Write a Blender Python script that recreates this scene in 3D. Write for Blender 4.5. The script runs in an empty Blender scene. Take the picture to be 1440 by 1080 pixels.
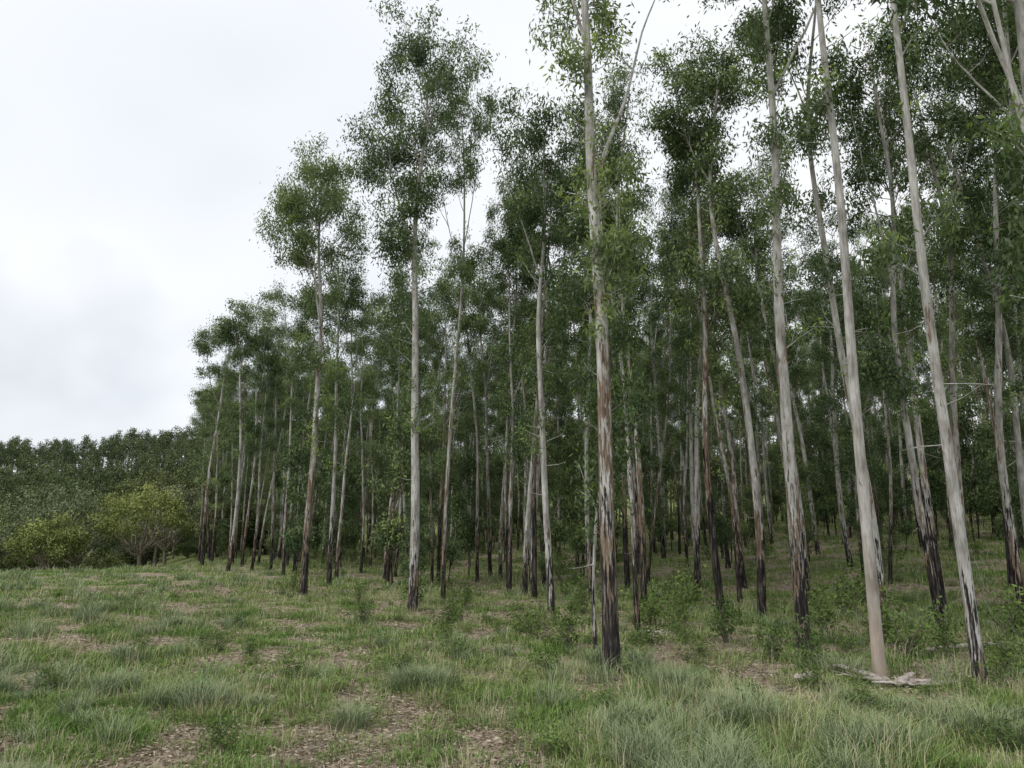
import bpy, math
import numpy as np
PI=math.pi
scene=bpy.context.scene
scene.view_settings.view_transform='Standard'
scene.view_settings.look='None'
scene.view_settings.exposure=0
scene.view_settings.gamma=1

# ------------------------------------------------------------------ helpers
def sm(a,b,x):
    t=np.clip((np.asarray(x,float)-a)/(b-a),0,1); return t*t*(3-2*t)
def _h(ix,iy,s):
    v=np.sin(ix*127.1+iy*311.7+s*74.7)*43758.5453
    return v-np.floor(v)
def vnoise(x,y,s=0):
    x=np.asarray(x,float); y=np.asarray(y,float)
    ix=np.floor(x); iy=np.floor(y); fx=x-ix; fy=y-iy
    fx=fx*fx*(3-2*fx); fy=fy*fy*(3-2*fy)
    a=_h(ix,iy,s); b=_h(ix+1,iy,s); c=_h(ix,iy+1,s); d=_h(ix+1,iy+1,s)
    return (a*(1-fx)+b*fx)*(1-fy)+(c*(1-fx)+d*fx)*fy
def fbm(x,y,s=0,o=4):
    r=0; a=.5; t=0
    for i in range(o):
        r=r+a*vnoise(x*2**i,y*2**i,s+i*13); t+=a; a*=.55
    return r/t
# forest edge line: passes (1.9,14.1), runs away to the left
EX,EY=-.527,.85
NX,NY=.85,.527
def dist_edge(x,y): return (x-1.9)*NX+(y-14.1)*NY
def track(x,y):
    # wheel ruts parallel to the forest edge
    p=(x+.17)*.882+(y-9.07)*.471
    p=p+.5*(vnoise(x/6,y/6,9)-.5)
    a=np.exp(-((p)/.26)**2)+.8*np.exp(-((p+1.8)/.26)**2)+.6*np.exp(-((p+5.2)/.32)**2)+.5*np.exp(-((p+7.0)/.32)**2)
    return np.clip(a,0,1)*(.6+.4*sm(.3,.6,vnoise(x/1.1,y/1.1,44)))
def terrain(x,y):
    x=np.asarray(x,float); y=np.asarray(y,float)
    d=dist_edge(x,y)
    z=.085*np.clip(d-12,0,62)*sm(12,24,d)
    z=z-3.2*sm(50,88,.7*y-.7*x)*sm(8,-6,d)*sm(0,20,y)
    z=z+(22+5*fbm(x/90,y/90,3,2))*sm(105,285,y)
    z=z+.16*(fbm(x/4,y/4,5,3)-.5)*sm(3,8,np.hypot(x,y))
    z=z-.05*track(x,y)
    return z
def cover(x,y):
    n=fbm(x/.85,y/.85,21,4); n2=fbm(x/5,y/5,31,3)
    c=sm(.38,.60,n*.8+n2*.2)
    c=c*(1-.85*track(x,y))
    return c

def mesh_from(name,V,F,mats,mi=None,tint=None,smooth=True,check=True):
    me=bpy.data.meshes.new(name)
    V=np.asarray(V,np.float32); F=np.asarray(F,np.int32)
    n=len(F); k=F.shape[1]
    me.vertices.add(len(V)); me.vertices.foreach_set('co',V.ravel())
    me.loops.add(n*k); me.loops.foreach_set('vertex_index',F.ravel())
    me.polygons.add(n)
    me.polygons.foreach_set('loop_start',np.arange(0,n*k,k,dtype=np.int32))
    try: me.polygons.foreach_set('loop_total',np.full(n,k,np.int32))
    except Exception: pass
    for m in mats: me.materials.append(m)
    if mi is not None: me.polygons.foreach_set('material_index',np.asarray(mi,np.int32))
    me.polygons.foreach_set('use_smooth',np.full(n,smooth,bool))
    if tint is not None:
        a=me.attributes.new('tint','FLOAT','POINT'); a.data.foreach_set('value',np.asarray(tint,np.float32))
    me.update(calc_edges=True)
    if check: me.validate()
    return me
class MB:
    def __init__(s): s.V=[];s.F=[];s.M=[];s.T=[];s.n=0
    def add(s,V,F,m,t):
        s.V.append(V); s.F.append(F+s.n); s.M.append(np.full(len(F),m)); s.T.append(np.broadcast_to(t,(len(V),)).astype(float)); s.n+=len(V)
    def tube(s,P,R,k=8,m=0,t=.5):
        P=np.asarray(P,float); R=np.asarray(R,float)
        T=np.gradient(P,axis=0); T/=np.linalg.norm(T,axis=1,keepdims=True)+1e-9
        av=P[-1]-P[0]; ref=np.zeros(3); ref[np.argmin(np.abs(av))]=1
        U=np.cross(T,ref); U/=np.linalg.norm(U,axis=1,keepdims=True)+1e-9
        W=np.cross(T,U)
        a=np.arange(k)*2*PI/k
        V=(P[:,None]+R[:,None,None]*(U[:,None]*np.cos(a)[None,:,None]+W[:,None]*np.sin(a)[None,:,None])).reshape(-1,3)
        i=np.arange(len(P)-1)[:,None]*k; j=np.arange(k)[None]; j2=(j+1)%k
        F=np.stack([i+j,i+j2,i+k+j2,i+k+j],-1).reshape(-1,4)
        s.add(V,F,m,t)
    def leaves(s,C,D,L,W,rng,m=1,t=.5):
        n=len(C); D=D/(np.linalg.norm(D,axis=1,keepdims=True)+1e-9)
        r=rng.normal(size=(n,3)); S=np.cross(D,r); S/=np.linalg.norm(S,axis=1,keepdims=True)+1e-9
        L=np.broadcast_to(L,(n,))[:,None]; W=np.broadcast_to(W,(n,))[:,None]
        V=np.stack([C,C+D*L*.45+S*W*.5,C+D*L,C+D*L*.45-S*W*.5],1).reshape(-1,3)
        F=np.arange(4*n).reshape(n,4)
        s.add(V,F,m,np.repeat(np.broadcast_to(t,(n,)),4))
    def mesh(s,name,mats): return mesh_from(name,np.concatenate(s.V),np.concatenate(s.F),mats,np.concatenate(s.M),np.concatenate(s.T))

def link(ob): scene.collection.objects.link(ob); return ob
def new_ob(name,me,loc=(0,0,0),rz=0,sc=(1,1,1),rx=0,ry=0):
    ob=bpy.data.objects.new(name,me); ob.location=loc; ob.rotation_euler=(rx,ry,rz); ob.scale=sc
    return link(ob)

# ------------------------------------------------------------------ materials
def nm(name):
    m=bpy.data.materials.new(name); m.use_nodes=True; nt=m.node_tree; nt.nodes.clear()
    return m,nt,nt.nodes,nt.links
def ramp(N,stops,interp='LINEAR'):
    r=N.new('ShaderNodeValToRGB'); cr=r.color_ramp; cr.interpolation=interp
    while len(cr.elements)<len(stops): cr.elements.new(.5)
    for e,(p,c) in zip(cr.elements,stops):
        e.position=p; e.color=(c[0],c[1],c[2],1) if len(c)==3 else c
    return r
def g(v): return (v,v,v)
def mixc(N,Lk,f,a,b,mode='MIX'):
    m=N.new('ShaderNodeMix'); m.data_type='RGBA'; m.blend_type=mode
    for s,v in ((m.inputs[0],f),(m.inputs[6],a),(m.inputs[7],b)):
        if hasattr(v,'is_linked'): Lk.new(v,s)
        elif isinstance(v,(int,float)): s.default_value=v
        else: s.default_value=(v[0],v[1],v[2],1)
    return m.outputs[2]
def math_(N,Lk,op,a,b=0.0,c=None):
    m=N.new('ShaderNodeMath'); m.operation=op
    vals=(a,b) if c is None else (a,b,c)
    for s,v in zip(m.inputs,vals):
        if hasattr(v,'is_linked'): Lk.new(v,s)
        else: s.default_value=v
    return m.outputs[0]
def noise(N,Lk,vec,scale,detail=3,rough=.55):
    t=N.new('ShaderNodeTexNoise'); t.inputs['Scale'].default_value=scale; t.inputs['Detail'].default_value=detail; t.inputs['Roughness'].default_value=rough
    Lk.new(vec,t.inputs['Vector']); return t.outputs['Fac']

def leaf_mat(name,stops,trans=.35,rough=.5,randamt=.25,spec=.35):
    m,nt,N,Lk=nm(name)
    at=N.new('ShaderNodeAttribute'); at.attribute_name='tint'
    r=ramp(N,stops); Lk.new(at.outputs['Fac'],r.inputs[0])
    if randamt>0:
        oi=N.new('ShaderNodeObjectInfo')
        v=math_(N,Lk,'MULTIPLY_ADD',oi.outputs['Random'],randamt*2,1-randamt)
        hs=N.new('ShaderNodeHueSaturation'); Lk.new(r.outputs[0],hs.inputs['Color']); Lk.new(v,hs.inputs['Value'])
        Lk.new(math_(N,Lk,'MULTIPLY_ADD',oi.outputs['Random'],-.03,.502),hs.inputs['Hue'])
        col=hs.outputs[0]
    else: col=r.outputs[0]
    o=N.new('ShaderNodeOutputMaterial')
    if spec<=0:
        p=N.new('ShaderNodeBsdfDiffuse'); Lk.new(col,p.inputs['Color'])
    else:
        p=N.new('ShaderNodeBsdfPrincipled'); p.inputs['Roughness'].default_value=rough
        p.inputs['Specular IOR Level'].default_value=spec
        Lk.new(col,p.inputs['Base Color'])
    if trans<=0:
        Lk.new(p.outputs[0],o.inputs[0]); return m
    tr=N.new('ShaderNodeBsdfTranslucent')
    br=mixc(N,Lk,1.0,col,(1.3,1.45,.75),'MULTIPLY'); Lk.new(br,tr.inputs[0])
    mx=N.new('ShaderNodeMixShader'); mx.inputs[0].default_value=trans
    Lk.new(p.outputs[0],mx.inputs[1]); Lk.new(tr.outputs[0],mx.inputs[2]); Lk.new(mx.outputs[0],o.inputs[0])
    return m

def bark_mat(name,char=1.0,clean=False,pale=1.0,brown=.50,bump=True):
    m,nt,N,Lk=nm(name)
    tc=N.new('ShaderNodeTexCoord'); oi=N.new('ShaderNodeObjectInfo')
    off=N.new('ShaderNodeCombineXYZ')
    ro=math_(N,Lk,'MULTIPLY',oi.outputs['Random'],37.0)
    Lk.new(ro,off.inputs[0]); Lk.new(ro,off.inputs[2])
    def vec(zs):
        sc=N.new('ShaderNodeVectorMath'); sc.operation='MULTIPLY'; sc.inputs[1].default_value=(1,1,zs)
        Lk.new(tc.outputs['Object'],sc.inputs[0])
        ad=N.new('ShaderNodeVectorMath'); Lk.new(sc.outputs[0],ad.inputs[0]); Lk.new(off.outputs[0],ad.inputs[1]); return ad.outputs[0]
    n1=noise(N,Lk,vec(.13),7,4,.68); n2=noise(N,Lk,vec(.09),26,3,.65); n3=noise(N,Lk,vec(.4),5,2,.6)
    sx=N.new('ShaderNodeSeparateXYZ'); Lk.new(tc.outputs['Object'],sx.inputs[0]); z=sx.outputs[2]
    r1=ramp(N,[(.3,(.29*pale,.27*pale,.25*pale)),(.48,(.46*pale,.445*pale,.42*pale)),(.66,(.64*pale,.63*pale,.61*pale))]); Lk.new(n3,r1.inputs[0])
    r2=ramp(N,[(.40,g(.35)),(.54,g(1))]); Lk.new(n2,r2.inputs[0])
    col=mixc(N,Lk,.45,r1.outputs[0],r2.outputs[0],'MULTIPLY')
    t=math_(N,Lk,'ADD',n1,math_(N,Lk,'MULTIPLY',z,-.014)); t=math_(N,Lk,'ADD',t,math_(N,Lk,'MULTIPLY_ADD',oi.outputs['Random'],.16,-.02))
    rb=ramp(N,[(brown,g(0)),(brown+.025,g(1))]); Lk.new(t,rb.inputs[0])
    br=ramp(N,[(.35,(.08,.058,.045)),(.52,(.19,.14,.105)),(.68,(.36,.29,.22))]); Lk.new(n2,br.inputs[0])
    if clean:
        tan=mixc(N,Lk,n1,(.38,.28,.21),(.46,.39,.32))
        lr=ramp(N,[(.2,g(1)),(.55,g(.15)),(1,g(0))]); Lk.new(math_(N,Lk,'MULTIPLY',math_(N,Lk,'ADD',z,math_(N,Lk,'MULTIPLY',n1,4.)),.12),lr.inputs[0])
        col=mixc(N,Lk,lr.outputs[0],col,tan)
    else:
        col=mixc(N,Lk,rb.outputs[0],col,br.outputs[0])
        q=math_(N,Lk,'MULTIPLY_ADD',math_(N,Lk,'SUBTRACT',n1,.5),12.0,z)
        q=math_(N,Lk,'ADD',q,math_(N,Lk,'MULTIPLY',math_(N,Lk,'SUBTRACT',n2,.5),7.0))
        q=math_(N,Lk,'SUBTRACT',q,math_(N,Lk,'MULTIPLY',oi.outputs['Random'],char*1.3))
        q=math_(N,Lk,'MULTIPLY',q,.1)
        c0=char*.1
        rc=ramp(N,[(max(0,c0-.01),g(1)),(c0+.03,g(.8)),(c0+.07,g(0))]); Lk.new(q,rc.inputs[0])
        ch=ramp(N,[(.38,(.016,.015,.015)),(.53,(.045,.04,.037)),(.68,(.16,.14,.12))]); Lk.new(n2,ch.inputs[0])
        col=mixc(N,Lk,rc.outputs[0],col,ch.outputs[0])
    p=N.new('ShaderNodeBsdfPrincipled') if bump else N.new('ShaderNodeBsdfDiffuse')
    if bump:
        p.inputs['Roughness'].default_value=.85; p.inputs['Specular IOR Level'].default_value=.2
        Lk.new(col,p.inputs['Base Color'])
        b=N.new('ShaderNodeBump'); b.inputs['Strength'].default_value=.6; b.inputs['Distance'].default_value=.03
        Lk.new(n2,b.inputs['Height']); Lk.new(b.outputs[0],p.inputs['Normal'])
    else: Lk.new(col,p.inputs['Color'])
    o=N.new('ShaderNodeOutputMaterial'); Lk.new(p.outputs[0],o.inputs[0]); return m

def simple_mat(name,a,b,scale=8,rough=.9,bump=True):
    m,nt,N,Lk=nm(name); tc=N.new('ShaderNodeTexCoord')
    n=noise(N,Lk,tc.outputs['Object'],scale,4,.65); r=ramp(N,[(.35,a),(.65,b)]); Lk.new(n,r.inputs[0])
    p=N.new('ShaderNodeBsdfPrincipled'); p.inputs['Roughness'].default_value=rough; p.inputs['Specular IOR Level'].default_value=.2
    Lk.new(r.outputs[0],p.inputs['Base Color'])
    if bump:
        bb=N.new('ShaderNodeBump'); bb.inputs['Strength'].default_value=.5; bb.inputs['Distance'].default_value=.02; Lk.new(n,bb.inputs['Height']); Lk.new(bb.outputs[0],p.inputs['Normal'])
    o=N.new('ShaderNodeOutputMaterial'); Lk.new(p.outputs[0],o.inputs[0]); return m

M_bark=bark_mat('gum_bark',.8,brown=.56)
M_barkF=bark_mat('gum_bark_forest',.7,brown=.54,pale=.95,bump=False)
M_barkL=bark_mat('gum_bark_pale',.15,brown=.60,pale=.92)
M_barkD=bark_mat('gum_bark_charred',1.7,brown=.49,pale=.88,bump=False)
M_barkC=bark_mat('gum_bark_clean',0,True,.9)
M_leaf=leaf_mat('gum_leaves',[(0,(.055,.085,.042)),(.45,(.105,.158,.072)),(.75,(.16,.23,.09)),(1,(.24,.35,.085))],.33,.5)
M_leafF=leaf_mat('gum_leaves_forest',[(0,(.068,.102,.052)),(.45,(.128,.19,.090)),(.75,(.19,.27,.115)),(1,(.28,.39,.12))],0,.5,spec=0)
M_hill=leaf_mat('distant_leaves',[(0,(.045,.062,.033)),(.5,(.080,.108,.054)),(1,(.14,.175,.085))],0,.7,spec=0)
M_hbark=simple_mat('distant_bark',(.16,.14,.12),(.38,.35,.31),3,bump=False)
M_broad=leaf_mat('broadleaf_leaves',[(0,(.06,.09,.03)),(.5,(.155,.215,.07)),(1,(.29,.35,.13))],0,.55,.12,spec=0)
M_broadg=leaf_mat('grey_broadleaf_leaves',[(0,(.065,.085,.05)),(.5,(.155,.19,.105)),(1,(.29,.32,.20))],0,.55,.12,spec=0)
M_broadd=leaf_mat('dark_broadleaf_leaves',[(0,(.04,.06,.025)),(.5,(.09,.125,.05)),(1,(.17,.21,.09))],0,.55,.12,spec=0)
M_bbark=simple_mat('rough_bark',(.12,.10,.08),(.34,.30,.25),6)
M_grass=leaf_mat('grass_blades',[(0,(.10,.19,.045)),(.35,(.17,.275,.075)),(.6,(.265,.335,.115)),(.8,(.35,.37,.19)),(1,(.52,.47,.33))],0,.6,0,0)
M_blue=leaf_mat('bluish_grass_blades',[(0,(.16,.22,.115)),(.6,(.28,.34,.19)),(1,(.44,.43,.31))],0,.6,0,0)
M_shrub=leaf_mat('shrub_leaves',[(0,(.06,.11,.035)),(.5,(.11,.18,.055)),(1,(.18,.28,.08))],0,.5,spec=0)
M_litter=leaf_mat('dead_leaves',[(0,(.14,.11,.08)),(.5,(.33,.27,.195)),(1,(.54,.47,.37))],0,.8,0,0)
M_log=simple_mat('weathered_wood',(.22,.18,.15),(.58,.54,.50),9)

# ------------------------------------------------------------------ tree generators
def clusters(mb,rng,cs,nl,rad,L,W,tb,tv=.18,droop=.75,m=1):
    cs=np.asarray(cs); k=len(cs)
    if k==0: return
    c=np.repeat(cs,nl,0); n=len(c)
    rads=np.repeat(rad*rng.uniform(.65,1.25,k),nl)[:,None]
    rr=rng.normal(size=(n,3))*rads*np.array([.5,.5,.5])
    D=rng.normal(size=(n,3))*.55; D[:,2]-=droop
    tc=np.repeat(np.clip(np.asarray(tb)+rng.normal(size=k)*tv,0,1),nl)+rng.normal(size=n)*.08
    tc=tc+.18*np.clip(rr[:,2]/rad,-1,1)  # top light painted into the tint: upper leaves of a clump lighter
    mb.leaves(c+rr,D,L*rng.uniform(.7,1.3,n),W*rng.uniform(.7,1.3,n),rng,m,np.clip(tc,0,1))

def gum(seed,H=20,r0=.16,cb=.5,cw=1.9,nb=24,lf=1.0,epi=8,fork=True,mats=None,nl=46,leafL=.16,leafW=.046,lean=(0,0),k=10,mid=4,rad=.37,wob=1.0,name='eucalyptus_tree_mesh'):
    rng=np.random.default_rng(seed); mb=MB()
    z=np.concatenate([[-.3,0,.15,.35,.7],np.linspace(1.2,H*.97,34)])
    t=np.clip(z/H,0,1)
    ph=rng.uniform(0,6.28,4); am=rng.uniform(.10,.42,2)*wob
    ox=lean[0]*t*H+am[0]*np.sin(t*5+ph[0])*t*2+.07*np.sin(t*17+ph[1])*t
    oy=lean[1]*t*H+am[1]*np.sin(t*5+ph[2])*t*2+.07*np.sin(t*15+ph[3])*t
    P=np.stack([ox,oy,z],1)
    R=r0*(np.clip(1-t,0,1)**.65*.92+.05)+r0*.3*np.exp(-np.clip(z,0,9)/.3)
    mb.tube(P,R,k)
    def tp(zz): return np.array([np.interp(zz,z,P[:,0]),np.interp(zz,z,P[:,1]),zz])
    def tr(zz): return float(np.interp(zz,z,R))
    cl=[]
    def branch(p,az,el,L,r,depth,cur=.35):
        n=6; pts=[p]; d=np.array([math.cos(az)*math.cos(el),math.sin(az)*math.cos(el),math.sin(el)])
        for i in range(n):
            d=d+np.array([rng.normal()*.13,rng.normal()*.13,cur/n+rng.normal()*.05]); d/=np.linalg.norm(d)
            pts.append(pts[-1]+d*L/n)
        pts=np.array(pts); mb.tube(pts,np.linspace(r,max(.006,r*.25),n+1),5 if depth==0 else 3)
        if depth==0:
            ns=rng.integers(4,7)
            for f in rng.uniform(.3,1.0,ns):
                q=pts[int(f*n)]; branch(q,az+rng.uniform(-1.5,1.5),rng.uniform(-.1,1.0),L*rng.uniform(.22,.45)+.15,r*.45,1,.1)
            cl.append(pts[-1])
            if rng.random()<.6: cl.append(pts[-2])
        else:
            cl.append(pts[-1]+np.array([0,0,-.08]))
            if rng.random()<.7: cl.append(pts[-3]+rng.normal(size=3)*.12)
    az=rng.uniform(0,6.28)
    leaders=[]
    if fork:
        for i in range(rng.integers(1,3)):
            zf=H*rng.uniform(cb-.06,cb+.12); a=rng.uniform(0,6.28); L=(H-zf)*rng.uniform(.65,.85)
            n=12; d=np.array([math.cos(a)*.40,math.sin(a)*.40,.9]); p=tp(zf); pts=[p]
            for j in range(n):
                d=d+np.array([-math.cos(a)*.012,-math.sin(a)*.012,.02])+rng.normal(size=3)*.045; d/=np.linalg.norm(d); pts.append(pts[-1]+d*L/n)
            pts=np.array(pts); r=tr(zf)*.5; mb.tube(pts,np.linspace(r,.012,n+1),6); leaders.append(pts)
    gap=rng.uniform(0,.75,2)
    for i in range(nb):
        tt=(i+rng.random())/nb; tt=tt**.7
        if np.min(np.abs(tt-gap))<.04: continue
        zz=H*(cb+(.965-cb)*tt); az+=2.4+rng.normal()*.5
        prof=(.35+.65*sm(.05,.55,tt))*(1-.45*sm(.78,1,tt))
        L=cw*float(prof)*rng.uniform(.65,1.25)
        if leaders and rng.random()<.4 :
            ld=leaders[rng.integers(len(leaders))]; q=ld[rng.integers(5,len(ld))]
            branch(q,az,rng.uniform(.2,1.1),L*.65,.02,0)
        else:
            branch(tp(zz),az,rng.uniform(.35,1.15),L,max(.014,tr(zz)*.34),0)
    for i in range(mid):   # short leafy side branches under the main crown
        lo_=min(max(.32,cb-.25),cb); zz=H*(lo_+(cb-lo_)*rng.random()); branch(tp(zz),rng.uniform(0,6.28),rng.uniform(.5,1.15),cw*rng.uniform(.35,.7),.016,0)
    cl=np.array(cl)
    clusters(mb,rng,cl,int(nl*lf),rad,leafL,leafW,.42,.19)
    ec=[]
    for i in range(epi):
        zz=H*rng.uniform(.28,cb+.12); a=rng.uniform(0,6.28); p=tp(zz); L=rng.uniform(.3,1.2)
        e=rng.uniform(.3,1.2); q=p+L*np.array([math.cos(a)*math.cos(e),math.sin(a)*math.cos(e),math.sin(e)])
        mb.tube([p,(p+q)/2+rng.normal(size=3)*.05,q],[.014,.01,.005],4); ec.append(q); ec.append((p+q)/2+rng.normal(size=3)*.1)
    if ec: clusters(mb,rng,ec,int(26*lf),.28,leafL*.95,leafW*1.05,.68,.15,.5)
    for i in range(8):
        zz=H*rng.uniform(.12,max(.15,cb)); a=rng.uniform(0,6.28); p=tp(zz); L=rng.uniform(.15,.9); e=rng.uniform(-.3,.8)
        q=p+L*np.array([math.cos(a)*math.cos(e),math.sin(a)*math.cos(e),math.sin(e)])
        mb.tube([p,(p+q)/2+rng.normal(size=3)*.04,q],[.014,.009,.004],4)
    return mb.mesh(name,mats or [M_bark,M_leaf])

def far_gum(seed,H=13):
    rng=np.random.default_rng(seed); mb=MB()
    z=np.linspace(-.5,H*.95,8); mb.tube(np.stack([.2*np.sin(z/5+seed),0*z,z],1),np.linspace(.19,.03,8),5)
    cl=[]
    for i in range(28):
        t=rng.random()**.8; zz=H*(.52+.48*t); r=1.8*math.sin(PI*min(1,t*.75+.2))*rng.uniform(.2,1); a=rng.uniform(0,6.28)
        cl.append((r*math.cos(a),r*math.sin(a),zz-r*.25))
    cl=np.array(cl)
    clusters(mb,rng,cl,18,.75,.42,.22,.15+.6*(cl[:,2]/H-.5)/.5,.2,.5)  # painted shading: tint dark at crown base, light at top
    return mb.mesh('distant_tree_mesh',[M_hbark,M_hill])

def broad(seed,W=9,H=8,mat=None,nl=26,lobes=20):
    rng=np.random.default_rng(seed); mb=MB()
    f=np.array([rng.normal()*.2,rng.normal()*.2,H*.2])
    mb.tube([(0,0,-.5),(0,0,.3),f*.6,f],[.26,.22,.18,.15],8)
    cl=[]; tt=[]
    for i in range(lobes):
        u=1-(i+.5)/lobes*1.2; a=i*2.4+rng.normal()*.35; q=math.sqrt(max(0,1-u*u))
        sc=rng.uniform(.7,1.1)
        c=np.array([W*.40*q*math.cos(a)*sc,W*.40*q*math.sin(a)*sc,H*.46+H*.38*u*sc]); lr=W*.13*rng.uniform(.65,1.3)
        mid=f*.5+c*.5+rng.normal(size=3)*.25
        mb.tube([f,(f+mid)/2+rng.normal(size=3)*.15,mid,c],[.11,.085,.055,.025],5)
        for j in range(15):
            v=rng.normal(size=3); v/=np.linalg.norm(v); v[2]=v[2]*.75+.1
            cl.append(c+v*lr*rng.uniform(.4,1.15)); tt.append(.48+.42*v[2]+.12*u)  # lobe shading put into leaf colour: upward side lighter, underside darker
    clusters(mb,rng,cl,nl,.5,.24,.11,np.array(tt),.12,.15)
    return mb.mesh('broadleaf_tree_mesh',[M_bbark,mat])

def shrub_mesh(seed,H=.9,W=.6,mat=None,nst=11):
    rng=np.random.default_rng(seed); mb=MB(); cl=[]
    for i in range(nst):
        a=rng.uniform(0,6.28); l=H*rng.uniform(.4,1.15); s=rng.uniform(.1,1)*W
        p=np.array([[0,0,-.05],[s*.35*math.cos(a),s*.35*math.sin(a),l*.5],[s*math.cos(a),s*math.sin(a),l]])
        mb.tube(p,[.012,.008,.004],4); cl+= [p[2],p[1]*.4+p[2]*.6+rng.normal(size=3)*.05,p[1]+rng.normal(size=3)*.06]
    clusters(mb,rng,cl,15,.19,.10,.036,.45,.25,-.1)
    return mb.mesh('shrub_mesh',[M_bbark,mat or M_shrub])

# ------------------------------------------------------------------ scattering
def make_coll(name,meshes):
    c=bpy.data.collections.new(name)
    for i,me in enumerate(meshes):
        o=bpy.data.objects.new('%s_source_%02d'%(name,i),me); c.objects.link(o)
    return c
def scatter(name,coll,P,rot,scl,idx):
    me=bpy.data.meshes.new(name); n=len(P)
    me.vertices.add(n); me.vertices.foreach_set('co',np.asarray(P,np.float32).ravel())
    a=me.attributes.new('rot','FLOAT_VECTOR','POINT'); a.data.foreach_set('vector',np.asarray(rot,np.float32).ravel())
    a=me.attributes.new('scl','FLOAT_VECTOR','POINT'); a.data.foreach_set('vector',np.asarray(scl,np.float32).ravel())
    a=me.attributes.new('idx','INT','POINT'); a.data.foreach_set('value',np.asarray(idx,np.int32))
    ob=link(bpy.data.objects.new(name,me))
    ng=bpy.data.node_groups.new(name+'_gn','GeometryNodeTree')
    ng.interface.new_socket('Geometry',in_out='INPUT',socket_type='NodeSocketGeometry')
    ng.interface.new_socket('Geometry',in_out='OUTPUT',socket_type='NodeSocketGeometry')
    N=ng.nodes; Lk=ng.links
    gi=N.new('NodeGroupInput'); go=N.new('NodeGroupOutput'); ip=N.new('GeometryNodeInstanceOnPoints')
    ci=N.new('GeometryNodeCollectionInfo'); ci.inputs['Collection'].default_value=coll
    ci.inputs['Separate Children'].default_value=True; ci.inputs['Reset Children'].default_value=True
    def na(nm_,dt):
        q=N.new('GeometryNodeInputNamedAttribute'); q.data_type=dt; q.inputs['Name'].default_value=nm_; return q.outputs['Attribute']
    Lk.new(gi.outputs[0],ip.inputs['Points']); Lk.new(ci.outputs[0],ip.inputs['Instance'])
    ip.inputs['Pick Instance'].default_value=True
    Lk.new(na('idx','INT'),ip.inputs['Instance Index']); Lk.new(na('rot','FLOAT_VECTOR'),ip.inputs['Rotation']); Lk.new(na('scl','FLOAT_VECTOR'),ip.inputs['Scale'])
    Lk.new(ip.outputs[0],go.inputs[0])
    md=ob.modifiers.new('scatter','NODES'); md.node_group=ng
    return ob

# ------------------------------------------------------------------ ground
def axis(lo,hi,step,far,nfar):
    core=np.arange(lo,hi+1e-6,step)
    up=hi+(far-hi)*(np.linspace(0,1,nfar+1)[1:]**2.6)+np.arange(1,nfar+1)*step
    dn=lo-((far+lo)*(np.linspace(0,1,nfar+1)[1:]**2.6)+np.arange(1,nfar+1)*step)
    return np.concatenate([dn[::-1],core,up])
gx=axis(-32,32,.2,2600,110); gy=axis(4,56,.2,2600,130)
X,Y=np.meshgrid(gx,gy); Z=terrain(X,Y)
nx,ny=len(gx),len(gy)
V=np.stack([X,Y,Z],-1).reshape(-1,3)
i=np.arange(ny-1)[:,None]*nx; j=np.arange(nx-1)[None]
F=np.stack([i+j,i+j+1,i+nx+j+1,i+nx+j],-1).reshape(-1,4)
m,nt,N,Lk=nm('ground_soil_grass')
tc=N.new('ShaderNodeTexCoord'); at=N.new('ShaderNodeAttribute'); at.attribute_name='tint'
o3=tc.outputs['Object']
n2=noise(N,Lk,o3,14,4,.7); n3=noise(N,Lk,o3,55,2,.7)
so=ramp(N,[(.3,(.15,.12,.09)),(.48,(.27,.225,.17)),(.6,(.37,.315,.245)),(.75,(.46,.41,.33))]); Lk.new(math_(N,Lk,'ADD',math_(N,Lk,'MULTIPLY',n2,.45),math_(N,Lk,'MULTIPLY',n3,.55)),so.inputs[0])
gr=ramp(N,[(.3,(.10,.14,.05)),(.5,(.17,.21,.08)),(.7,(.28,.28,.15))]); Lk.new(n2,gr.inputs[0])
ff=math_(N,Lk,'ADD',at.outputs['Fac'],math_(N,Lk,'MULTIPLY_ADD',n2,1.8,-.95))
rf=ramp(N,[(.35,g(0)),(.65,g(1))]); Lk.new(ff,rf.inputs[0])
col=mixc(N,Lk,rf.outputs[0],so.outputs[0],gr.outputs[0])
p=N.new('ShaderNodeBsdfDiffuse'); Lk.new(col,p.inputs['Color'])
o=N.new('ShaderNodeOutputMaterial'); Lk.new(p.outputs[0],o.inputs[0])
cov=cover(X,Y).ravel()
cov=np.where(np.hypot(X,Y).ravel()>70,.9,cov)
new_ob('ground',mesh_from('ground',V,F,[m],None,cov))

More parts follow.
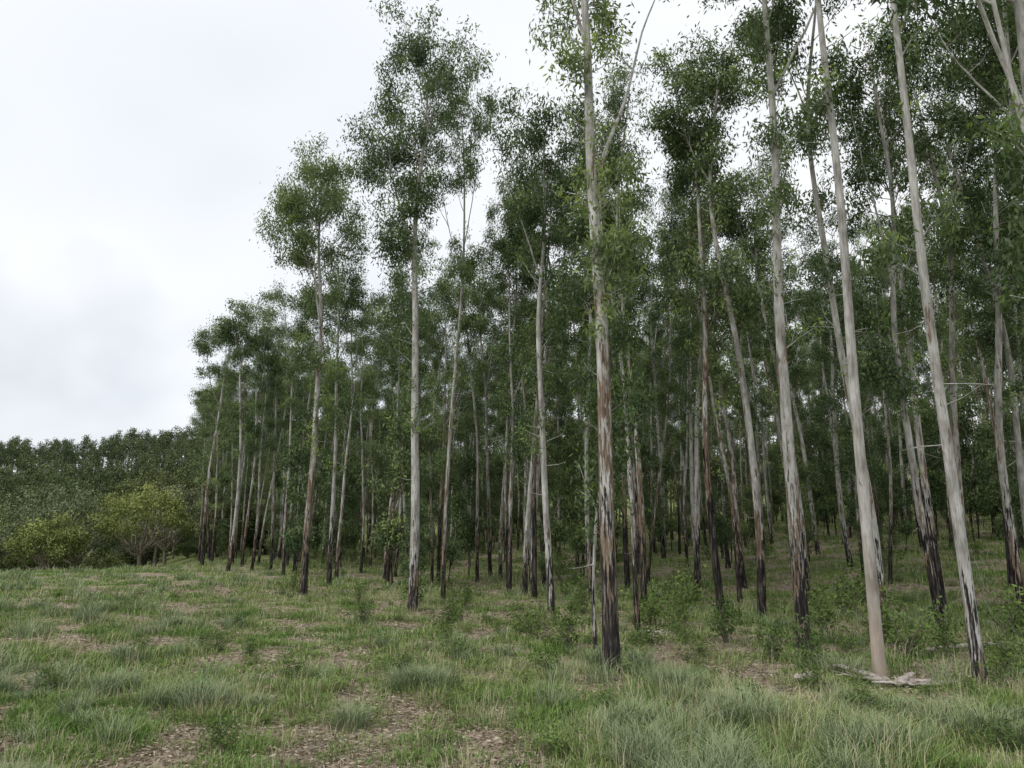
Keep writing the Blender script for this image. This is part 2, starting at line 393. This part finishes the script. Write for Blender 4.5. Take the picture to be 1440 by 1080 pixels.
# ------------------------------------------------------------------ trees
def place_tree(me,x,y,rz=0,s=1.0,sz=None,rx=0,ry=0):
    return new_ob('eucalyptus_tree',me,(x,y,float(terrain(x,y))-.05),rz,(s,s,sz or s),rx,ry)
DB=[M_barkD,M_leafF]; LB=[M_barkF,M_leafF]; CBm=[M_barkC,M_leaf]
heroes=[
 (1.87,14.1,dict(seed=11,H=21,r0=.165,cb=.52,cw=2.3,nb=24,epi=30,lean=(-.012,0),k=14,nl=46,wob=.4,mid=4)),
 (6.37,16.3,dict(seed=15,H=21.5,r0=.15,cb=.6,cw=2.0,nb=22,epi=10,lean=(.004,0),k=14,wob=.5,mid=2)),
 (6.63,13.6,dict(seed=17,H=21,r0=.115,cb=.66,cw=1.7,nb=20,epi=3,lean=(.004,0),k=14,mats=CBm,wob=.4,mid=1)),
 (8.12,13.1,dict(seed=19,H=21,r0=.11,cb=.6,cw=1.8,nb=22,epi=6,lean=(-.010,0),k=14,wob=.6,mid=2,mats=[M_barkL,M_leaf])),
 (-3.18,23.7,dict(seed=8,H=19.8,r0=.165,cb=.66,cw=3.0,nb=38,epi=34,lean=(-.004,0),k=12,nl=64,rad=.42,mid=7,wob=.4)),
 (-8.2,29.0,dict(seed=4,H=17.6,r0=.16,cb=.60,cw=2.9,nb=38,epi=5,lean=(.002,0),k=12,nl=64,rad=.42,wob=.4)),
 (1.15,21.6,dict(seed=73,H=16.5,r0=.11,cb=.64,cw=1.6,nb=20,epi=4,lean=(-.022,0),k=12)),
 (7.9,9.6,dict(seed=99,H=16,r0=.13,cb=.42,cw=2.0,nb=24,epi=10,lean=(-.012,0),k=12)),
]
pos=[]
for x,y,kw in heroes:
    place_tree(gum(**kw),x,y); pos.append((x,y))
variants=[gum(101,20,.125,.60,2.1,22,1,9,nl=44,mats=LB),gum(102,19,.115,.64,2.0,21,1,7,mats=DB,nl=46),gum(103,20.5,.13,.58,2.4,23,1,10,nl=44,mats=LB),
          gum(104,18.5,.11,.66,2.0,21,1,6,nl=48,mats=LB),gum(105,19.5,.125,.58,2.1,22,1,12,mats=DB,nl=44),gum(106,20,.12,.64,2.4,21,1,6,nl=48,mats=LB),
          gum(107,17.5,.11,.54,1.8,20,1,14,mats=DB,nl=44,mid=5)]
edge=[(-17.7,45.7,3,1.2,1.0),(-16.6,46.8,1,.85,.85),(-15.6,47.5,4,.8,.8),(-12.9,41.5,0,.8,.84),(-12.4,41.8,1,.9,.9),
 (-8.2,33.0,4,.95,.85),(-9.2,38.5,2,.8,.78),(-8.9,43.2,0,.75,.8),(-9.3,48,3,.8,.8),(-18.8,51,5,.9,.95),(-20.6,54,2,.9,.8),
 (-.16,32.5,1,.85,.88),(.9,31.2,0,1.0,.95),(-1.2,40.5,2,.9,.88),(-.1,31.0,6,.9,.92),(.5,29.4,2,.85,.9),(.85,28.2,4,.85,.96),(-1.7,36,5,.8,.85),
 (5.9,32.5,1,1.05,1.0),(6.9,27.6,4,1,1.0),(8.4,33,0,.9,.95),(6.3,22.3,1,1.1,1.05),(7.4,22.0,3,1.2,1.06),(4.4,24.8,0,.9,.98),(3.3,19.6,6,.7,.9),
 (12.7,32.5,2,1.1,1.0),(12.9,22.2,4,1.05,1.0),(11.3,19.6,6,1.05,1.03),(14.0,20.3,1,1.1,1.02),(14.6,23.5,2,1.0,1.0),(10.6,26.5,3,1.0,1.0),(9.5,19.0,0,.95,1.0),(17,24,5,1,1),
 (2.9,26.8,3,.9,.93),(16.1,19.2,0,1,1),(18.5,22.0,4,1,1),(13.9,16.5,2,1,1.0),(12.8,14.0,1,1.1,1.0)]
rng=np.random.default_rng(5)
for x,y,v,s,sz in edge:
    place_tree(variants[v],x,y,rng.uniform(0,6.28),s,sz,rng.normal()*.028,rng.normal()*.028); pos.append((x,y))
place_tree(gum(55,8.5,.045,.5,.8,12,1,4,fork=False,nl=30,k=8),1.75,15.6); pos.append((1.75,15.6))
P=[]
for a in np.arange(-12,125,3.1):
    for d in np.arange(0,72,3.45):
        x=1.9+EX*a+NX*d; y=14.1+EY*a+NY*d
        x+=rng.normal()*1.05; y+=rng.normal()*1.05
        dd=dist_edge(x,y)
        if dd<-.6 or y<19 or rng.random()<.15: continue
        if y<26 and rng.random()<.45: continue
        if dd<2.5 and y<46 and x<3 : continue
        if y>92 or abs(x)>1.02*y+3 or x<-.435*y: continue
        if min((x-q[0])**2+(y-q[1])**2 for q in pos)<2.0**2: continue
        P.append((x,y))
P=np.array(P); n=len(P)
print('forest',n)
Zp=terrain(P[:,0],P[:,1])-.05
s=rng.uniform(.6,1.15,n); sz=rng.uniform(.70,1.05,n)
scatter('eucalyptus_forest',make_coll('forest_trees',variants),np.stack([P[:,0],P[:,1],Zp],1),
        np.stack([rng.normal(size=n)*.038,rng.normal(size=n)*.038,rng.uniform(0,6.28,n)],1),np.stack([s,s,sz],1),rng.integers(0,len(variants),n))
YB=[M_barkF,M_leafF]
um=[shrub_mesh(300+i,1.3,.8) for i in range(3)]+[gum(320+i,6.0,.04,.25,.95,14,1,6,fork=False,nl=26,leafL=.17,leafW=.055,k=5,mats=YB) for i in range(2)]
Q=[]
while len(Q)<460:
    a=rng.uniform(-14,110); d=rng.uniform(1.5,70); x=1.9+EX*a+NX*d; y=14.1+EY*a+NY*d
    if y<31 or y>92 or x<-.43*y: continue
    Q.append((x,y))
Q=np.array(Q); n=len(Q); s=rng.uniform(.5,1.35,n)
ii=rng.choice(5,n,p=[.14,.14,.12,.30,.30])
scatter('forest_undergrowth',make_coll('undergrowth',um),np.stack([Q[:,0],Q[:,1],terrain(Q[:,0],Q[:,1])-.03],1),
        np.stack([0*s,0*s,rng.uniform(0,6.28,n)],1),np.stack([s,s,s],1),ii)
fm=[far_gum(400+i) for i in range(4)]
Q=[]
for yy in np.arange(92,296,5.2):
    for xx in np.arange(-330,330,4.8):
        if abs(xx)>1.02*yy: continue
        if yy<112 and not (-.50*yy<xx<-.30*yy): continue
        if xx>-.1*yy and (rng.random()<.7): continue
        if rng.random()<.06: continue
        Q.append((xx+rng.normal()*1.2,yy+rng.normal()*1.2))
Q=np.array(Q); n=len(Q); s=rng.uniform(.65,1.2,n); print('hill',n)
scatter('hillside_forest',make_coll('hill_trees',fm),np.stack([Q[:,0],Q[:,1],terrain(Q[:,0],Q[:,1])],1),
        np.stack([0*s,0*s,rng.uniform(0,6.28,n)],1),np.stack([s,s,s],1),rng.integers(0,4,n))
bl=[(-41.5,66,11.5,9.8,M_broadg,1),(-51,68,12,9.6,M_broad,2),(-32.5,64,9,8.6,M_broad,3),(-43,56,7,5.6,M_broadg,4),(-36.8,58,6,5.0,M_broad,5),
    (-41,84,12,13,M_broadd,6),(-53,86,13,13.5,M_broadd,7),(-64,82,14,12,M_broadg,8),(-33,88,11,12.5,M_broadd,9),(-27.5,72,6,6,M_broadd,10),(-60,68,11,9,M_broadg,12),(-46,77,10,10.5,M_broadd,13),(-36,76,9,10,M_broadg,14)]
for x,y,W,H,mt,sd in bl:
    new_ob('broadleaf_tree',broad(500+sd,W,H,mt),(x,y,float(terrain(x,y))-.1))
bush=[broad(540,5,3.4,M_broadd,22,12),broad(541,4.5,3.0,M_broadg,22,12),broad(542,5,3.6,M_broadd,22,12)]
n=50; bx=rng.uniform(-74,-26,n); by=rng.uniform(74,104,n); s=rng.uniform(.6,1.3,n)
scatter('scrub_bushes',make_coll('scrub',bush),np.stack([bx,by,terrain(bx,by)-.3],1),np.stack([0*s,0*s,rng.uniform(0,6.28,n)],1),np.stack([s,s,s],1),rng.integers(0,3,n))

# ------------------------------------------------------------------ grass: one mesh of blades
rng=np.random.default_rng(77)
n=52000
r=rng.uniform(5.5,66,n); th=rng.uniform(-.88,.88,n); x=r*np.sin(th); y=r*np.cos(th)
d=dist_edge(x,y); c=cover(x,y); tk=track(x,y); b=fbm(x/2.0,y/2.0,55,3); b2=fbm(x/.7,y/.7,66,2)
inf=sm(-3.5,1.5,d+(b-.5)*5)
keep=(rng.random(n)<np.clip(.06+.92*c,0,1)*(1-.8*tk)*(1-.25*inf))&(np.hypot(x-6.7,y-12.95)>.7)
kind=np.zeros(n,int)                       # 0 lush, 1 olive, 2 bluish tussock, 3 straw
kind=np.where(rng.random(n)<(.22+.45*inf),1,kind)
kind=np.where((b>.53)&(b2>.55)&(rng.random(n)<.55*(1-.5*inf)),2,kind)
kind=np.where(rng.random(n)<.09,3,kind)
s=rng.uniform(.5,1.3,n)*(1+.006*r); s=np.where(tk>.3,s*.55,s)*(.25+1.4*b)
gt=fbm(x/1.7,y/1.7,91,3)
H_=np.array([.115,.21,.34,.36])[kind]*s; SP=np.array([.29,.28,.16,.24])[kind]*(.5+.5*s)*(1+.010*r)
TM=np.array([.30,.52,.45,.95])[kind]+(gt-.5)*.9*(kind<2)
BD=np.array([.95,.8,.9,.6])[kind]
NB=(np.array([85,65,130,34])[kind]*np.where(r<15,1,np.where(r<30,.48,.2))).astype(int)
WD=np.array([.009,.008,.008,.006])[kind]*np.where(r<15,1,np.where(r<30,1.5,2.8))
x,y,H_,SP,TM,BD,NB,WD,kind=[q[keep] for q in (x,y,H_,SP,TM,BD,NB,WD,kind)]
z0=terrain(x,y)
def blades(sel,mat,name):
    ii=np.repeat(np.nonzero(sel)[0],NB[sel]); n=len(ii); print(name,n)
    a=rng.uniform(0,6.28,n); q=SP[ii]*np.sqrt(rng.random(n)); bx=x[ii]+q*np.cos(a); by=y[ii]+q*np.sin(a)
    a2=a+rng.normal(size=n)*.9; hh=H_[ii]*rng.uniform(.4,1.15,n); bd=BD[ii]*hh*rng.uniform(.2,1.2,n)
    dx=np.cos(a2)*bd; dy=np.sin(a2)*bd; w=WD[ii]*.5; a3=a2+rng.normal(size=n)*.6
    B=np.stack([bx,by,z0[ii]-.02],1).astype(np.float32); Mi=B+np.stack([dx*.35,dy*.35,hh*.6+.02],1); T=B+np.stack([dx,dy,hh*(1-.25*BD[ii])+.02],1)
    S=np.stack([-np.sin(a3)*w,np.cos(a3)*w,0*w],1)
    V=np.stack([B-S,B+S,Mi-S*.8,Mi+S*.8,T-S*.12,T+S*.12],1).reshape(-1,3).astype(np.float32)
    b0=(np.arange(n,dtype=np.int32)*6)[:,None]
    F=np.concatenate([b0+np.array([[0,1,3,2]]),b0+np.array([[2,3,5,4]])],0)
    t=np.repeat(np.clip(TM[ii]+rng.normal(size=n)*.17,0,1),6)
    new_ob(name,mesh_from(name,V,F,[mat],None,t,check=False))
blades(kind!=2,M_grass,'grass')
blades(kind==2,M_blue,'tussock_grass')
# leaf litter: one mesh
n=9500; r=rng.uniform(5.5,38,n); th=rng.uniform(-.88,.88,n); lx=r*np.sin(th); ly=r*np.cos(th)
k=rng.random(n)<np.clip(1.0-.6*cover(lx,ly),0,1); lx=lx[k];ly=ly[k]; r=r[k]
m_=(62*np.where(r<15,1,np.where(r<25,.6,.35))).astype(int); ii=np.repeat(np.arange(len(lx)),m_); n=len(ii)
a=rng.uniform(0,6.28,n); q=.75*np.sqrt(rng.random(n)); px=lx[ii]+q*np.cos(a); py=ly[ii]+q*np.sin(a)
D=rng.normal(size=(n,3)); D[:,2]*=.15
mb=MB(); LL=.06*rng.uniform(.5,1.5,n)*(1+.02*r[ii]); mb.leaves(np.stack([px,py,terrain(px,py)+rng.uniform(.004,.03,n)],1),D,LL,LL*.27,rng,0,rng.random(n))
new_ob('leaf_litter',mb.mesh('leaf_litter',[M_litter]))
mb=MB()
for i in range(420):
    r=rng.uniform(7,34); th=rng.uniform(-.5,.85); tx=r*math.sin(th); ty=r*math.cos(th)
    if dist_edge(tx,ty)<-5 and rng.random()<.8: continue
    a=rng.uniform(0,6.28); L=rng.uniform(.3,1.4); n_=5; tt=np.linspace(0,L,n_)
    px=tx+np.cos(a)*tt+rng.normal(size=n_)*.04; py=ty+np.sin(a)*tt+rng.normal(size=n_)*.04
    mb.tube(np.stack([px,py,terrain(px,py)+.02+.04*rng.random(n_)],1),np.linspace(.011,.004,n_)*rng.uniform(.5,1.4),4)
new_ob('fallen_twigs',mb.mesh('fallen_twigs',[M_bbark]))
def log(x,y,a,L,r0,seed,flat=.6,up=.0):
    rr=np.random.default_rng(seed); n_=14; tt=np.linspace(-L/2,L/2,n_); w=np.cumsum(rr.normal(size=n_))*.018
    P_=np.stack([tt,w,np.abs(rr.normal(size=n_))*.015+r0*flat*.7+.04+up*np.linspace(0,1,n_)],1); R_=r0*rr.uniform(.8,1.12,n_)*np.linspace(1,.6,n_); R_[0]*=.35;R_[-1]*=.12;R_[-2]*=.6
    m_=MB(); m_.tube(P_,R_,10)
    for q in range(3):
        f=P_[rr.integers(2,10)]; e=f+np.array([rr.uniform(.1,.4),rr.uniform(-.35,.35),.1]); m_.tube([f,(f+e)/2,e],[r0*.35,r0*.2,.008],6)
    new_ob('fallen_log',m_.mesh('fallen_log',[M_log]),(x,y,float(terrain(x,y))+.01),a,(1,1,flat))
log(6.15,13.35,2.35,1.0,.085,1,.7,.2); log(6.75,13.0,.75,1.0,.10,2,.6,.08); log(7.25,12.9,-.25,1.0,.07,3,.6); log(6.05,13.1,2.9,.8,.05,4,.7,.1); log(6.5,12.75,-.5,.8,.05,9,.6,.06); log(6.95,12.7,.1,.7,.06,12,.5)
log(5.1,13.1,.2,.45,.10,5,.8); log(10.0,16.5,.4,2.6,.07,7,.9); log(3.6,18.5,2.9,1.6,.045,8,.9)
sh=[shrub_mesh(200+i,h,w) for i,(h,w) in enumerate([(.8,.7),(.6,.6),(1.0,.7),(.9,.9)])]
for sx_,sy_,v,s,sd in [(1.2,16.2,0,1.0,1),(.7,14.0,1,.7,2),(-1.6,18.7,2,.8,3),(-1.7,21.5,1,.9,4),(-4.1,20.5,0,.7,5),(5.2,15.0,3,1.0,6),(5.7,14.2,0,.8,7),(4.4,19.5,2,1.3,8),(3.8,20.5,3,1.2,9),
    (8.0,15.3,3,1.1,10),(9.0,15.6,0,1.0,11),(8.9,13.6,2,.8,12),(-1.5,24.5,2,1.0,13),(-5.4,26,0,.8,15),(8.9,12.2,1,1.0,16),(10.8,15.2,2,1.2,17),(.2,19,1,.9,18),(3,16.9,1,.8,19),(-9.2,31,0,.9,20),
    (-3.3,25.4,3,1.3,21),(.6,17.8,3,1.0,22),(2.2,23,2,1.2,23),(5.6,24,3,1.4,24),(9.8,22,2,1.3,25),(11.8,24.5,3,1.4,26),(7.6,18.2,0,1.2,27),(8.6,17.4,3,1.3,28),(12.2,18.4,3,1.4,29),(4.9,17.2,0,1.0,30)]:
    new_ob('shrub',sh[v],(sx_,sy_,float(terrain(sx_,sy_))-.02),sd*1.3,(s,s,s))
# low herbs scattered through the grass
n=420; r=rng.uniform(7,34,n); th=rng.uniform(-.85,.85,n); wx=r*np.sin(th); wy=r*np.cos(th); kk=(dist_edge(wx,wy)>-2)|(rng.random(n)<.35); wx,wy=wx[kk],wy[kk]; n=len(wx); s=rng.uniform(.25,.6,n)
scatter('weeds',make_coll('weed_plants',sh[:2]+sh[3:]),np.stack([wx,wy,terrain(wx,wy)-.01],1),np.stack([0*s,0*s,rng.uniform(0,6.28,n)],1),np.stack([s*1.1,s*1.1,s*.8],1),rng.integers(0,3,n))

# ------------------------------------------------------------------ world / light
w=bpy.data.worlds.new('World'); scene.world=w; w.use_nodes=True; nt=w.node_tree; N=nt.nodes; Lk=nt.links; N.clear()
sky=N.new('ShaderNodeTexSky'); sky.sky_type='NISHITA'; sky.sun_disc=False
SE,SA=math.radians(52),math.radians(-120)
sky.sun_elevation=SE; sky.sun_rotation=SA
tc=N.new('ShaderNodeTexCoord'); sx=N.new('ShaderNodeSeparateXYZ'); Lk.new(tc.outputs['Generated'],sx.inputs[0])
zc=math_(N,Lk,'ADD',math_(N,Lk,'MAXIMUM',sx.outputs[2],0.0),.28)
cx=N.new('ShaderNodeCombineXYZ'); Lk.new(math_(N,Lk,'DIVIDE',sx.outputs[0],zc),cx.inputs[0]); Lk.new(math_(N,Lk,'DIVIDE',sx.outputs[1],zc),cx.inputs[1])
mp=N.new('ShaderNodeVectorMath'); mp.inputs[1].default_value=(3.1,1.7,0); Lk.new(cx.outputs[0],mp.inputs[0])
nz=noise(N,Lk,mp.outputs[0],.9,3,.5)
cr=ramp(N,[(.28,(5.6,5.9,6.4)),(.42,(6.4,6.6,6.9)),(.55,(6.9,7.0,7.15)),(.7,(7.2,7.25,7.3))]); Lk.new(nz,cr.inputs[0])
dk=N.new('ShaderNodeVectorMath'); dk.operation='DISTANCE'; Lk.new(tc.outputs['Generated'],dk.inputs[0])
vv=np.array([-.64,.75,.10]); vv/=np.linalg.norm(vv); dk.inputs[1].default_value=tuple(vv)
nz2=noise(N,Lk,tc.outputs['Generated'],5,3,.5)
dv=math_(N,Lk,'ADD',dk.outputs['Value'],math_(N,Lk,'MULTIPLY_ADD',nz2,.5,-.25))
rd=ramp(N,[(.02,(.66,.69,.74)),(.12,(.83,.85,.88)),(.26,(1,1,1))]); Lk.new(dv,rd.inputs[0])
cc=mixc(N,Lk,1.0,cr.outputs[0],rd.outputs[0],'MULTIPLY')
fin=mixc(N,Lk,.95,sky.outputs[0],cc)
bg=N.new('ShaderNodeBackground'); bg.inputs[1].default_value=.15; Lk.new(fin,bg.inputs[0])
ow=N.new('ShaderNodeOutputWorld'); Lk.new(bg.outputs[0],ow.inputs[0])
L=bpy.data.lights.new('sun','SUN'); L.energy=1.5; L.angle=math.radians(20); L.color=(1,.95,.88)
lo=link(bpy.data.objects.new('sun',L))
from mathutils import Vector
dirv=Vector((math.sin(SA)*math.cos(SE),math.cos(SA)*math.cos(SE),math.sin(SE)))
lo.rotation_euler=dirv.to_track_quat('Z','Y').to_euler(); lo.location=(0,0,40)

# ------------------------------------------------------------------ camera
cam=bpy.data.cameras.new('camera'); co=link(bpy.data.objects.new('camera',cam))
cam.sensor_width=36; cam.lens=25; cam.clip_start=.1; cam.clip_end=6000
co.location=(0,0,2.6); co.rotation_euler=(math.radians(90+11.5),0,0)
scene.camera=co
